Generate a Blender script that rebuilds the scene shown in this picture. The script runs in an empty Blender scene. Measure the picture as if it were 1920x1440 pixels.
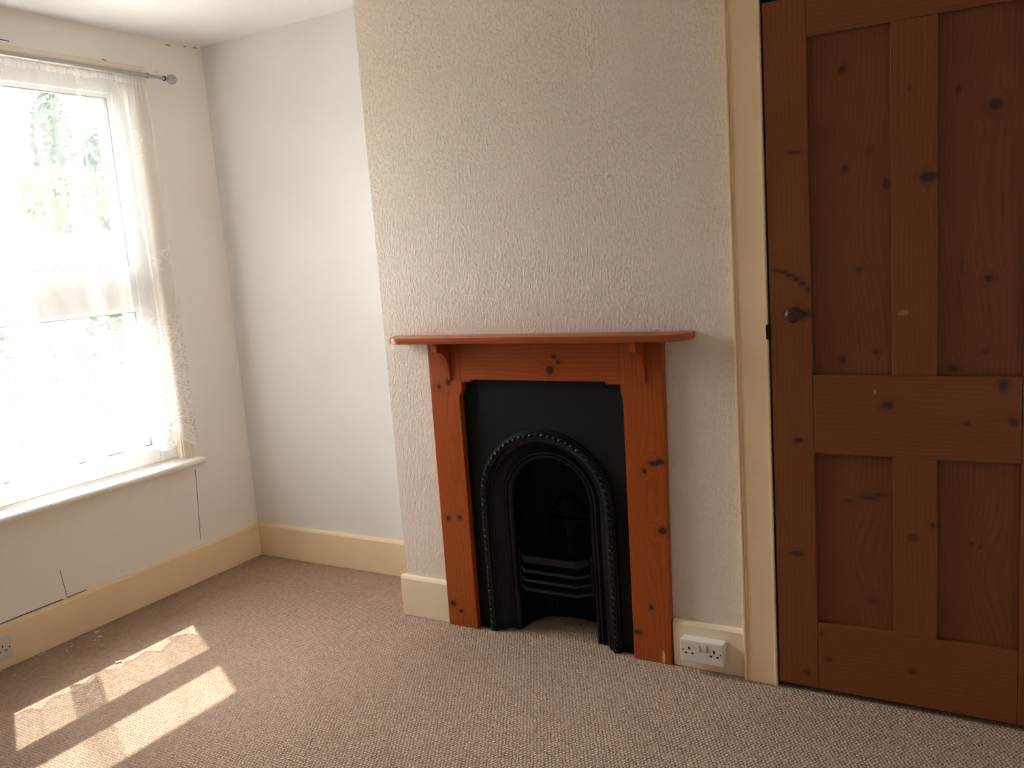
import bpy, bmesh, math, random
from mathutils import Vector, Matrix
random.seed(7)
S = bpy.context.scene
C = S.collection
PI = math.pi

# ------------------------------------------------------------------ camera
cam_d = bpy.data.cameras.new('camera')
cam = bpy.data.objects.new('camera', cam_d)
C.objects.link(cam)
S.camera = cam
cam_d.sensor_fit = 'HORIZONTAL'
cam_d.sensor_width = 36.0
cam_d.lens = 1642.9 * 36.0 / 1920.0
cam_d.clip_start = 0.02
cam_d.clip_end = 200
_r = Vector((0.86204474, 0.50174421, -0.07163524))
_u = Vector((-0.01529926, 0.16703526, 0.98583221))
_f = Vector((-0.50660122, 0.84873551, -0.15166818))
M = Matrix((( _r.x, _u.x, -_f.x, 3.2791), (_r.y, _u.y, -_f.y, -2.9433), (_r.z, _u.z, -_f.z, 1.4069), (0, 0, 0, 1)))
cam.matrix_world = M

# ------------------------------------------------------------------ view, sky, sun
vs = S.view_settings
S.display_settings.display_device = 'sRGB'
vs.view_transform = 'Standard'
vs.look = 'None'
vs.gamma = 1.0
vs.use_curve_mapping = False
vs.exposure = 0.18
S.cycles.use_denoising = True
S.cycles.max_bounces = 14
S.cycles.diffuse_bounces = 8
S.cycles.transparent_max_bounces = 24
S.cycles.caustics_reflective = False
S.cycles.caustics_refractive = False

SUN_DIR = Vector((0.57, -0.31, -1.0)).normalized()      # the way the light travels
SKY_STRENGTH = 5.2
SUN_STRENGTH = 36.0
w = bpy.data.worlds.new('sky')
S.world = w
w.use_nodes = True
nt = w.node_tree
nt.nodes.clear()
sky = nt.nodes.new('ShaderNodeTexSky')
sky.sky_type = 'NISHITA'
sky.sun_disc = False
sky.sun_elevation = math.asin(-SUN_DIR.z)
sky.sun_rotation = math.atan2(-SUN_DIR.x, -SUN_DIR.y)
hs = nt.nodes.new('ShaderNodeHueSaturation')
hs.inputs['Saturation'].default_value = 0.12
bg = nt.nodes.new('ShaderNodeBackground')
bg.inputs['Strength'].default_value = SKY_STRENGTH
out = nt.nodes.new('ShaderNodeOutputWorld')
nt.links.new(sky.outputs[0], hs.inputs['Color'])
# hazy sky: brighter overhead than near the skyline
tc = nt.nodes.new('ShaderNodeTexCoord')
sep = nt.nodes.new('ShaderNodeSeparateXYZ')
nt.links.new(tc.outputs['Generated'], sep.inputs[0])
mr = nt.nodes.new('ShaderNodeMapRange')
mr.inputs['From Min'].default_value = 0.0; mr.inputs['From Max'].default_value = 1.0
mr.inputs['To Min'].default_value = 0.35; mr.inputs['To Max'].default_value = 2.1
nt.links.new(sep.outputs[2], mr.inputs[0])
mm = nt.nodes.new('ShaderNodeMath'); mm.operation = 'MULTIPLY'
mm.inputs[1].default_value = SKY_STRENGTH
nt.links.new(mr.outputs[0], mm.inputs[0])
nt.links.new(mm.outputs[0], bg.inputs['Strength'])
nt.links.new(hs.outputs[0], bg.inputs[0])
nt.links.new(bg.outputs[0], out.inputs[0])

sd = bpy.data.lights.new('sun', 'SUN')
sd.energy = SUN_STRENGTH
sd.angle = math.radians(0.53)
sd.color = (1.0, 0.945, 0.89)
sun = bpy.data.objects.new('sun', sd)
C.objects.link(sun)
sun.location = (-6, 3, 10)
sun.rotation_euler = SUN_DIR.to_track_quat('-Z', 'Y').to_euler()

# sampling portal in the window opening (guides sky sampling, gives off nothing)
pd = bpy.data.lights.new('window_portal', 'AREA')
pd.shape = 'RECTANGLE'
pd.size = 1.70
pd.size_y = 1.02
pd.cycles.is_portal = True
portal = bpy.data.objects.new('window_portal', pd)
C.objects.link(portal)
portal.location = (-0.13, -0.88, 1.42)
portal.rotation_euler = (0, -PI / 2, 0)

# ------------------------------------------------------------------ node helpers
class NB:
    def __init__(s, name):
        s.m = bpy.data.materials.new(name)
        s.m.use_nodes = True
        s.t = s.m.node_tree
        s.t.nodes.clear()
        s.out = s.n('ShaderNodeOutputMaterial')
    def n(s, ty, **kw):
        x = s.t.nodes.new(ty)
        for k, v in kw.items():
            setattr(x, k, v)
        return x
    def put(s, sock, v):
        if isinstance(v, bpy.types.NodeSocket):
            s.t.links.new(v, sock)
        elif v is not None:
            if isinstance(v, (tuple, list)) and len(v) == 3 and len(sock.default_value) == 4:
                v = (*v, 1)
            sock.default_value = v
    def math(s, op, a, b=None, c=None):
        x = s.n('ShaderNodeMath', operation=op)
        s.put(x.inputs[0], a); s.put(x.inputs[1], b); s.put(x.inputs[2], c)
        return x.outputs[0]
    def vec(s, op, a, b=None):
        x = s.n('ShaderNodeVectorMath', operation=op)
        s.put(x.inputs[0], a); s.put(x.inputs[1], b)
        return x.outputs[1] if op in ('LENGTH', 'DOT_PRODUCT', 'DISTANCE') else x.outputs[0]
    def comb(s, x, y, z):
        k = s.n('ShaderNodeCombineXYZ')
        s.put(k.inputs[0], x); s.put(k.inputs[1], y); s.put(k.inputs[2], z)
        return k.outputs[0]
    def pos(s):
        g = s.n('ShaderNodeNewGeometry')
        p = s.n('ShaderNodeSeparateXYZ')
        s.t.links.new(g.outputs['Position'], p.inputs[0])
        return g.outputs['Position'], p.outputs[0], p.outputs[1], p.outputs[2]
    def noise(s, v, scale, detail=2.0, rough=0.5, dist=0.0):
        k = s.n('ShaderNodeTexNoise')
        s.put(k.inputs['Vector'], v)
        k.inputs['Scale'].default_value = scale
        k.inputs['Detail'].default_value = detail
        k.inputs['Roughness'].default_value = rough
        k.inputs['Distortion'].default_value = dist
        return k.outputs['Fac']
    def smooth(s, v, a, b, lo=0.0, hi=1.0):
        k = s.n('ShaderNodeMapRange', interpolation_type='SMOOTHSTEP')
        s.put(k.inputs['Value'], v)
        k.inputs['From Min'].default_value = a; k.inputs['From Max'].default_value = b
        k.inputs['To Min'].default_value = lo; k.inputs['To Max'].default_value = hi
        return k.outputs[0]
    def mix(s, f, a, b, mode='MIX'):
        k = s.n('ShaderNodeMix', data_type='RGBA', blend_type=mode)
        s.put(k.inputs[0], f); s.put(k.inputs[6], a); s.put(k.inputs[7], b)
        return k.outputs[2]
    def bump(s, h, strength, dist=0.01, nrm=None):
        k = s.n('ShaderNodeBump')
        s.put(k.inputs['Height'], h)
        k.inputs['Strength'].default_value = strength
        k.inputs['Distance'].default_value = dist
        if nrm is not None:
            s.put(k.inputs['Normal'], nrm)
        return k.outputs[0]
    def principled(s, col, rough=0.6, spec=0.3, metal=0.0, nrm=None, coat=0.0):
        p = s.n('ShaderNodeBsdfPrincipled')
        s.put(p.inputs['Base Color'], col); s.put(p.inputs['Roughness'], rough)
        p.inputs['Specular IOR Level'].default_value = spec
        p.inputs['Metallic'].default_value = metal
        p.inputs['Coat Weight'].default_value = coat
        if nrm is not None:
            s.put(p.inputs['Normal'], nrm)
        s.t.links.new(p.outputs[0], s.out.inputs[0])
        return s.m

def plain(name, col, rough=0.6, spec=0.3, metal=0.0, bscale=0, bstr=0.1, bdist=0.002, vary=0.05):
    b = NB(name)
    P, x, y, z = b.pos()
    c = b.mix(b.noise(P, 9, 3), tuple(k * (1 - vary) for k in col), tuple(min(1, k * (1 + vary)) for k in col))
    n = b.bump(b.noise(P, bscale, 3), bstr, bdist) if bscale else None
    return b.principled(c, rough, spec, metal, n)

WALL_C = (0.80, 0.785, 0.765)
def wall_smooth(name, col):
    b = NB(name)
    P, x, y, z = b.pos()
    c = b.mix(b.noise(P, 1.7, 3), tuple(k * 0.97 for k in col), tuple(k * 1.02 for k in col))
    h = b.math('ADD', b.noise(P, 5, 2), b.math('MULTIPLY', b.noise(P, 60, 3), 0.12))
    return b.principled(c, 0.75, 0.2, 0, b.bump(h, 0.22, 0.02))

def wall_embossed(name, col):
    b = NB(name)
    P, x, y, z = b.pos()
    v = b.comb(b.math('MULTIPLY', x, 1.0), b.math('MULTIPLY', y, 1.0), b.math('MULTIPLY', z, 0.55))
    chips = b.smooth(b.noise(v, 150, 2, 0.55, 0.2), 0.48, 0.68)
    fine = b.noise(v, 300, 2)
    h = b.math('ADD', b.math('MULTIPLY', chips, 0.8), b.math('MULTIPLY', fine, 0.5))
    c = b.mix(b.noise(P, 1.3, 3), tuple(k * 0.965 for k in col), tuple(k * 1.02 for k in col))
    n0 = b.bump(b.noise(P, 3, 1), 0.07, 0.02)
    return b.principled(c, 0.7, 0.25, 0, b.bump(h, 0.55, 0.0026, n0))

def carpet_mat():
    b = NB('woven_carpet')
    P, x, y, z = b.pos()
    jx = b.math('MULTIPLY', b.math('SUBTRACT', b.noise(P, 55, 2), 0.5), 0.013)
    jy = b.math('MULTIPLY', b.math('SUBTRACT', b.noise(b.vec('ADD', P, (3.1, 7.7, 0)), 55, 2), 0.5), 0.013)
    u = b.math('DIVIDE', b.math('ADD', x, jx), 0.0115)
    v = b.math('DIVIDE', b.math('ADD', y, jy), 0.0105)
    row = b.math('FLOOR', v)
    half = b.math('MULTIPLY', b.math('MODULO', b.math('ABSOLUTE', row), 2.0), 0.5)
    fx = b.math('SUBTRACT', b.math('FRACT', b.math('ADD', u, half)), 0.5)
    fy = b.math('SUBTRACT', b.math('FRACT', v), 0.5)
    r2 = b.math('ADD', b.math('MULTIPLY', b.math('MULTIPLY', fx, fx), 3.4), b.math('MULTIPLY', b.math('MULTIPLY', fy, fy), 2.6))
    h = b.math('SUBTRACT', 1.0, r2)
    wn = b.n('ShaderNodeTexWhiteNoise', noise_dimensions='2D')
    b.put(wn.inputs['Vector'], b.comb(b.math('FLOOR', b.math('ADD', u, half)), row, 0.0))
    h = b.math('ADD', h, b.math('MULTIPLY', b.math('SUBTRACT', wn.outputs[0], 0.5), 0.52))
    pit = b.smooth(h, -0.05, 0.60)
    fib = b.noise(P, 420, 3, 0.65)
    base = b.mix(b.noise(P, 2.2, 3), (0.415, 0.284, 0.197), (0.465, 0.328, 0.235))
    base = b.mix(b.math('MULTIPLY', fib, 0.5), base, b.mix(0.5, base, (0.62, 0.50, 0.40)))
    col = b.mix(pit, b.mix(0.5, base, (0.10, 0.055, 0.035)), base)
    hh = b.math('ADD', h, b.math('MULTIPLY', fib, 0.25))
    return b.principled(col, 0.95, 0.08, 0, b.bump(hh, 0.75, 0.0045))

def wood(name, light, dark, axis, knots=(), rough=0.42, spec=0.35, band=0.011, contrast=0.6, knot_col=(0.035, 0.014, 0.007), flames=(), marks=(), coat=0.0):
    """axis 'z': upright grain, 'x': level grain.  knots: (x, z, half width, half height, depth of tone)"""
    b = NB(name)
    P, x, y, z = b.pos()
    u, v = (x, z) if axis == 'z' else (z, x)
    lowv = b.comb(b.math('MULTIPLY', u, 5.0), b.math('MULTIPLY', y, 5.0), b.math('MULTIPLY', v, 0.9))
    wob = b.math('MULTIPLY', b.math('SUBTRACT', b.noise(lowv, 1.6, 2), 0.5), 0.05)
    uu = b.math('ADD', u, wob)
    tone = None
    for (kx, kz, rx, rz, st) in knots:
        d = b.vec('LENGTH', b.vec('MULTIPLY', b.vec('SUBTRACT', b.comb(x, 0.0, z), (kx, 0, kz)), (1 / rx, 0, 1 / rz)))
        e = b.smooth(d, 0.9, 4.2, 0.85, 0.0)
        uu = b.math('SUBTRACT', uu, b.math('MULTIPLY', b.math('SUBTRACT', u, kx if axis == 'z' else kz), e))
        k = b.math('ADD', b.smooth(d, 0.55, 1.15, st, 0.0), b.smooth(d, 0.9, 2.6, st * 0.28, 0.0))
        tone = k if tone is None else b.math('MAXIMUM', tone, k)
    for (kx, kz, a, bb) in flames:      # nested cathedral figure
        dv = b.math('DIVIDE', b.math('SUBTRACT', v, kz if axis == 'z' else kx), bb)
        du = b.math('DIVIDE', b.math('SUBTRACT', u, kx if axis == 'z' else kz), a)
        g = b.smooth(b.math('SQRT', b.math('ADD', b.math('MULTIPLY', du, du), b.math('MULTIPLY', dv, dv))), 0.0, 1.3, 0.045, 0.0)
        uu = b.math('ADD', uu, g)
    ph = b.math('MULTIPLY', uu, 2 * PI / band)
    s1 = b.math('ADD', b.math('MULTIPLY', b.math('SINE', ph), 0.5), 0.5)
    s1 = b.math('POWER', s1, 2.2)
    fv = b.comb(b.math('MULTIPLY', uu, 1.0), b.math('MULTIPLY', y, 1.0), b.math('MULTIPLY', v, 0.035))
    fib = b.noise(fv, 520, 3, 0.6)
    blot = b.noise(lowv, 2.4, 3)
    g = b.math('ADD', b.math('MULTIPLY', s1, 0.42), b.math('MULTIPLY', b.smooth(fib, 0.3, 0.75), 0.38))
    g = b.math('ADD', g, b.math('MULTIPLY', blot, 0.30))
    g = b.math('MULTIPLY', g, contrast)
    col = b.mix(g, light, dark)
    if tone is not None:
        col = b.mix(tone, col, knot_col)
    for (mx, mz, rx, rz, mc, st) in marks:
        d = b.vec('LENGTH', b.vec('MULTIPLY', b.vec('SUBTRACT', b.comb(x, 0.0, z), (mx, 0, mz)), (1 / rx, 0, 1 / rz)))
        d = b.math('ADD', d, b.math('MULTIPLY', b.math('SUBTRACT', b.noise(P, 160, 2), 0.5), 0.9))
        col = b.mix(b.smooth(d, 0.6, 1.1, st, 0.0), col, mc)
    return b.principled(col, rough, spec, 0, b.bump(b.math('ADD', s1, b.math('MULTIPLY', fib, 0.6)), 0.12, 0.0012), coat)

def glass_mat():
    b = NB('window_glass')
    tr = b.n('ShaderNodeBsdfTransparent'); tr.inputs[0].default_value = (0.97, 0.985, 0.975, 1)
    gl = b.n('ShaderNodeBsdfGlossy'); gl.inputs['Roughness'].default_value = 0.0
    fr = b.n('ShaderNodeFresnel'); fr.inputs[0].default_value = 1.45
    mx = b.n('ShaderNodeMixShader')
    b.put(mx.inputs[0], b.math('MULTIPLY', fr.outputs[0], 0.7))
    b.t.links.new(tr.outputs[0], mx.inputs[1]); b.t.links.new(gl.outputs[0], mx.inputs[2])
    b.t.links.new(mx.outputs[0], b.out.inputs[0])
    return b.m

def net_mat():
    """sheer net above, flowered lace below; thread density drives the see-through share"""
    b = NB('net_lace')
    uvn = b.n('ShaderNodeUVMap'); uvn.uv_map = 'cloth'
    sp = b.n('ShaderNodeSeparateXYZ'); b.t.links.new(uvn.outputs[0], sp.inputs[0])
    u, v = sp.outputs[0], sp.outputs[1]          # metres across the cloth, height
    uv = uvn.outputs[0]
    # flowers: petals round jittered centres
    vor = b.n('ShaderNodeTexVoronoi', feature='F1'); b.put(vor.inputs['Vector'], uv); vor.inputs['Scale'].default_value = 27
    vor.inputs['Randomness'].default_value = 0.7
    rings = b.math('SINE', b.math('MULTIPLY', vor.outputs['Distance'], 21.0))
    vor2 = b.n('ShaderNodeTexVoronoi', feature='DISTANCE_TO_EDGE'); b.put(vor2.inputs['Vector'], uv); vor2.inputs['Scale'].default_value = 50
    stems = b.smooth(vor2.outputs[0], 0.03, 0.12, 0.8, 0.0)
    pet = b.math('MAXIMUM', b.smooth(rings, 0.1, 0.7), stems)
    low = b.smooth(v, 1.08, 1.30, 1.0, 0.0)
    spr = b.math('MULTIPLY', b.smooth(b.noise(uv, 7, 1), 0.60, 0.66), b.smooth(rings, 0.0, 0.6))
    dens = b.math('ADD', 0.13, b.math('MULTIPLY', b.math('MULTIPLY', pet, low), 0.40))
    dens = b.math('ADD', dens, b.math('MULTIPLY', spr, b.math('MULTIPLY', b.math('SUBTRACT', 1.0, low), 0.12)))
    # gathers: strips where the cloth is bunched and reads denser
    gat = b.smooth(b.noise(b.comb(b.math('MULTIPLY', u, 1.0), b.math('MULTIPLY', v, 0.03), 0.0), 13, 1), 0.50, 0.62)
    dens = b.math('ADD', dens, b.math('MULTIPLY', gat, 0.13))
    head = b.smooth(v, 2.198, 2.206)
    dens = b.math('ADD', dens, b.math('MULTIPLY', head, 0.22))
    # corded border along the hem and side
    att = b.n('ShaderNodeAttribute'); att.attribute_name = 'border'
    dens = b.math('MINIMUM', b.math('ADD', dens, b.math('MULTIPLY', att.outputs['Fac'], 0.35)), 0.92)
    tr = b.n('ShaderNodeBsdfTransparent')
    df = b.n('ShaderNodeBsdfDiffuse'); df.inputs[0].default_value = (0.86, 0.84, 0.82, 1)
    tl = b.n('ShaderNodeBsdfTranslucent'); tl.inputs[0].default_value = (0.86, 0.85, 0.84, 1)
    m1 = b.n('ShaderNodeMixShader'); m1.inputs[0].default_value = 0.50
    b.t.links.new(df.outputs[0], m1.inputs[1]); b.t.links.new(tl.outputs[0], m1.inputs[2])
    m2 = b.n('ShaderNodeMixShader'); b.put(m2.inputs[0], dens)
    b.t.links.new(tr.outputs[0], m2.inputs[1]); b.t.links.new(m1.outputs[0], m2.inputs[2])
    b.t.links.new(m2.outputs[0], b.out.inputs[0])
    return b.m

M_WALL = wall_smooth('smooth_cream_wall', WALL_C)
M_EMB = wall_embossed('embossed_wallpaper', (0.735, 0.63, 0.525))
M_CEIL = wall_smooth('ceiling_white', (0.84, 0.83, 0.825))
M_CREAM = plain('cream_gloss_paint', (0.80, 0.605, 0.38), 0.42, 0.35, 0, 14, 0.05, 0.004)
M_CREAM2 = plain('pale_cream_paint', (0.78, 0.64, 0.46), 0.45, 0.35, 0, 14, 0.05, 0.004)
M_LINING = plain('pale_lining_paint', (0.80, 0.71, 0.58), 0.45, 0.35)
M_SKIRT = plain('cream_skirting_brightened', (0.87, 0.68, 0.445), 0.42, 0.35, 0, 14, 0.05, 0.004)  # casing cream, lightened: missing light near the window is put into the colour
M_WALL_L = wall_smooth('window_wall_brightened', (0.885, 0.845, 0.79))  # colour raised above the other walls to stand in for light lacking here
M_SILL = plain('white_sill_paint', (0.82, 0.78, 0.71), 0.35, 0.4)
M_UPVC = plain('white_plastic_frame', (0.86, 0.86, 0.86), 0.3, 0.45, vary=0.01)
M_GASKET = plain('grey_gasket', (0.10, 0.10, 0.10), 0.7)
M_CRACK = plain('dark_crack', (0.05, 0.035, 0.025), 0.9, 0.05)
M_GLASS = glass_mat()
M_NET = net_mat()
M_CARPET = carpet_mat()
M_POLE = plain('brushed_grey_metal', (0.42, 0.40, 0.38), 0.38, 0.5, 0.6, vary=0.03)
M_POLE_DK = plain('dark_grey_metal', (0.12, 0.11, 0.10), 0.5, 0.4, 0.4)
M_IRON = plain('black_cast_iron', (0.0045, 0.0045, 0.0045), 0.33, 0.30, 0, 160, 0.15, 0.001)
M_BEAD = plain('polished_iron_bead', (0.006, 0.006, 0.006), 0.2, 0.6)
M_PLATE = plain('black_painted_plate', (0.0058, 0.0063, 0.0046), 0.55, 0.16, 0, 60, 0.06, 0.001)
M_SOOT = plain('soot_black', (0.004, 0.0038, 0.0036), 0.6, 0.15, 0, 80, 0.2, 0.002)
M_SOCKET = plain('white_socket_plastic', (0.70, 0.625, 0.57), 0.38, 0.35, vary=0.01)
M_HOLE = plain('socket_hole_black', (0.012, 0.010, 0.010), 0.6, 0.2)
M_FLAKE = plain('paint_flake_white', (0.80, 0.74, 0.62), 0.6)
M_GAP = plain('dark_gap', (0.02, 0.016, 0.012), 0.9, 0.05)

# ------------------------------------------------------------------ mesh helpers
def bx(bm, x0, x1, y0, y1, z0, z1, bev=0.0, seg=2):
    vs_ = [bm.verts.new((x, y, z)) for x in (x0, x1) for y in (y0, y1) for z in (z0, z1)]
    F = [(0, 1, 3, 2), (4, 6, 7, 5), (0, 4, 5, 1), (2, 3, 7, 6), (0, 2, 6, 4), (1, 5, 7, 3)]
    fs = [bm.faces.new([vs_[i] for i in f]) for f in F]
    if bev > 0:
        es = list({e for f in fs for e in f.edges})
        bmesh.ops.bevel(bm, geom=es, offset=bev, segments=seg, profile=0.6, affect='EDGES')
    return bm

def prism(bm, pts, axis, a, b_, bev=0.0, seg=2):
    """polygon pts swept from a to b along axis; pts are the two other coordinates in x,y,z order"""
    def P(p, t):
        return {'y': (p[0], t, p[1]), 'x': (t, p[0], p[1]), 'z': (p[0], p[1], t)}[axis]
    A = [bm.verts.new(P(p, a)) for p in pts]
    B = [bm.verts.new(P(p, b_)) for p in pts]
    n = len(pts)
    f1 = bm.faces.new(A); f2 = bm.faces.new(list(reversed(B)))
    for i in range(n):
        j = (i + 1) % n
        bm.faces.new((A[j], A[i], B[i], B[j]))
    bmesh.ops.recalc_face_normals(bm, faces=bm.faces)
    if bev > 0:
        es = list(f1.edges) + list(f2.edges)
        bmesh.ops.bevel(bm, geom=es, offset=bev, segments=seg, profile=0.6, affect='EDGES')
    return bm

def tube(bm, pts, r, n=12, cap=True):
    pts = [Vector(p) for p in pts]
    rings = []
    for i, p in enumerate(pts):
        d = (pts[min(i + 1, len(pts) - 1)] - pts[max(i - 1, 0)]).normalized()
        a = d.orthogonal().normalized() if i == 0 else (a - d * a.dot(d)).normalized()
        c = d.cross(a)
        rr = r[i] if isinstance(r, (list, tuple)) else r
        rings.append([bm.verts.new(p + (a * math.cos(2 * PI * k / n) + c * math.sin(2 * PI * k / n)) * rr) for k in range(n)])
    for A, B in zip(rings, rings[1:]):
        for k in range(n):
            bm.faces.new((A[k], A[(k + 1) % n], B[(k + 1) % n], B[k]))
    if cap:
        bm.faces.new(list(reversed(rings[0]))); bm.faces.new(rings[-1])
    return bm

def lathe(bm, prof, origin, axis, n=28):
    """prof: (distance along axis, radius)"""
    o = Vector(origin); ax = Vector(axis).normalized()
    pts = [o + ax * t for t, r in prof]
    a = ax.orthogonal().normalized(); c = ax.cross(a)
    rings = [[bm.verts.new(p + (a * math.cos(2 * PI * k / n) + c * math.sin(2 * PI * k / n)) * max(r, 1e-5)) for k in range(n)]
             for p, (t, r) in zip(pts, prof)]
    for A, B in zip(rings, rings[1:]):
        for k in range(n):
            bm.faces.new((A[k], A[(k + 1) % n], B[(k + 1) % n], B[k]))
    bm.faces.new(list(reversed(rings[0]))); bm.faces.new(rings[-1])
    return bm

def ball(bm, c, r, sc=(1, 1, 1), sub=2, rot=None):
    mt = Matrix.Translation(c) @ (rot.to_4x4() if rot is not None else Matrix.Identity(4)) @ Matrix.Diagonal((r * sc[0], r * sc[1], r * sc[2], 1))
    bmesh.ops.create_icosphere(bm, subdivisions=sub, radius=1.0, matrix=mt)
    return bm

def NEW():
    return bmesh.new()

def obj(name, bm, mats, parent=None, smooth=False):
    me = bpy.data.meshes.new(name)
    bmesh.ops.recalc_face_normals(bm, faces=bm.faces)
    if parent is not None:
        bm.transform(Matrix.Translation(-root_of(parent)))
    bm.to_mesh(me); bm.free()
    for m in (mats if isinstance(mats, (list, tuple)) else [mats]):
        me.materials.append(m)
    if smooth:
        for p in me.polygons:
            p.use_smooth = True
        try:
            me.set_sharp_from_angle(angle=math.radians(38))
        except Exception:
            pass
    o = bpy.data.objects.new(name, me)
    C.objects.link(o)
    o.parent = parent
    return o

def root_of(o):
    v = Vector((0, 0, 0))
    while o is not None:
        v += o.location
        o = o.parent
    return v

def tag(o, label, cat, group=None, kind=None):
    o['label'] = label; o['category'] = cat
    if group: o['group'] = group
    if kind: o['kind'] = kind
    return o

def thing(name, label, cat, loc, group=None, kind=None):
    o = bpy.data.objects.new(name, None)
    o.empty_display_size = 0.05
    C.objects.link(o)
    o.location = loc
    return tag(o, label, cat, group, kind)

def struct(name, bm, mats, label, cat, smooth=False):
    return tag(obj(name, bm, mats, None, smooth), label, cat, None, 'structure')

# ------------------------------------------------------------------ dimensions
H = 2.419
XB, YB = 1.1674, -0.3254        # chimney breast: left edge, front
XR, YF = 3.62, -3.80            # right wall, wall behind the camera
HB, TB = 0.1655, 0.018          # skirting
WY0, WY1, WZ0, WZ1 = -1.46, -0.372, 0.572, 2.262   # window opening
FX0, FX1 = 1.376, 2.283         # fire surround
SY = -0.352                     # its front
CX, CZ = 1.819, 0.512           # centre of the cast iron arch
DY = -0.360                     # cupboard door front

# ------------------------------------------------------------------ room shell
bm = NEW(); bx(bm, -0.02, XR + 0.1, YF - 0.1, 0.02, -0.12, 0.0)
struct('floor', bm, M_CARPET, 'beige woven loop carpet covering the whole floor', 'floor')
bm = NEW(); bx(bm, -0.3, XR + 0.1, YF - 0.1, 0.1, H, H + 0.12)
struct('ceiling', bm, M_CEIL, 'off white plaster ceiling over the window corner', 'ceiling')

bm = NEW()
bx(bm, -0.30, 0, WY1, 0.1, -0.12, H)
bx(bm, -0.30, 0, YF - 0.1, WY0, -0.12, H)
bx(bm, -0.30, 0, WY0, WY1, -0.12, WZ0)
bx(bm, -0.30, 0, WY0, WY1, WZ1, H)
nmain = len(bm.faces)
def crack_on_left(pts, wd):
    for (y0, z0), (y1, z1) in zip(pts, pts[1:]):
        d = Vector((y1 - y0, z1 - z0)); n_ = Vector((-d.y, d.x)).normalized() * wd
        q = [(y0 + n_.x, z0 + n_.y), (y0 - n_.x, z0 - n_.y), (y1 - n_.x, z1 - n_.y), (y1 + n_.x, z1 + n_.y)]
        prism(bm, q, 'x', -0.001, 0.0006)
crack_on_left([(-0.3295, 0.5165), (-0.336, 0.40), (-0.343, 0.30), (-0.3506, 0.187)], 0.0011)
crack_on_left([(-1.026, 0.285), (-1.020, 0.23), (-1.0135, 0.158)], 0.0009)
crack_on_left([(-1.30, 0.1685), (-1.19, 0.1690), (-1.09, 0.1680), (-1.03, 0.1672)], 0.0016)
crack_on_left([(-1.012, 0.168), (-0.97, 0.1675), (-0.93, 0.1668)], 0.0013)
crack_on_left([(-1.0, 2.303), (-0.93, 2.3035), (-0.905, 2.302)], 0.0016)
for (y, z, l) in ((-0.524, 2.292, 0.02), (-0.40, 2.281, 0.012), (-0.20, 2.400, 0.03), (-0.10, 2.408, 0.014), (-0.045, 2.411, 0.02), (-0.262, 2.277, 0.004)):
    crack_on_left([(y, z), (y + l, z - 0.0015)], 0.0014)
for i, f in enumerate(bm.faces):
    f.material_index = 0 if i < nmain else 1
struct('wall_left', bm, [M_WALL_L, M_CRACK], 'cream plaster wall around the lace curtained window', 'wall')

bm = NEW(); bx(bm, 0, XR, 0, 0.12, -0.12, H)
struct('wall_back', bm, M_WALL, 'smooth pale wall of the alcove beside the window', 'wall')
bm = NEW()
prism(bm, [(XB, 0), (1.490, 0), (1.490, 0.975), (2.160, 0.975), (2.160, 0), (2.61, 0), (2.61, 2.045), (3.40, 2.045), (3.40, 0), (XR, 0), (XR, H), (XB, H)], 'y', YB, 0.0)
struct('wall_breast', bm, M_EMB, 'embossed wallpaper chimney breast behind the pine fireplace surround', 'wall')
bm = NEW(); bx(bm, XR, XR + 0.1, YF - 0.1, 0.1, -0.12, H)
struct('wall_right', bm, M_WALL, 'cream wall on the right, outside the picture', 'wall')
bm = NEW(); bx(bm, -0.3, XR + 0.1, YF - 0.1, YF, -0.12, H)
struct('wall_front', bm, M_WALL, 'cream wall behind the camera', 'wall')

# skirting boards: front face and slightly rounded top lip
def skirt_prof(h=HB, t=TB):
    return [(0, 0.002), (t, 0.002), (t, h - 0.012), (t - 0.004, h - 0.003), (t - 0.010, h), (0, h)]
bm = NEW()
prism(bm, [(p[0], p[1]) for p in skirt_prof()], 'y', YF, 0.0)     # (x, z) along y
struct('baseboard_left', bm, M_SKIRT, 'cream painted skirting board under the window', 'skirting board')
bm = NEW()
prism(bm, [(-p[0], p[1]) for p in skirt_prof()], 'x', TB, XB)
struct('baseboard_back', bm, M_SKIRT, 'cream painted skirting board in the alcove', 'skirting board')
bm = NEW()
prism(bm, [(YB - p[0], p[1]) for p in skirt_prof()], 'x', XB - TB, FX0)
prism(bm, [(XB - p[0], p[1]) for p in skirt_prof()], 'y', YB + 0.001, -TB)
struct('baseboard_center', bm, M_CREAM2, 'short cream skirting block between alcove and left fireplace leg', 'skirting board')
bm = NEW()
prism(bm, [(YB - p[0], p[1]) for p in skirt_prof(0.160)], 'x', FX1 - 0.004, 2.522)
struct('baseboard_right', bm, M_CREAM2, 'short cream skirting piece behind the white double socket', 'skirting board')

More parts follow.
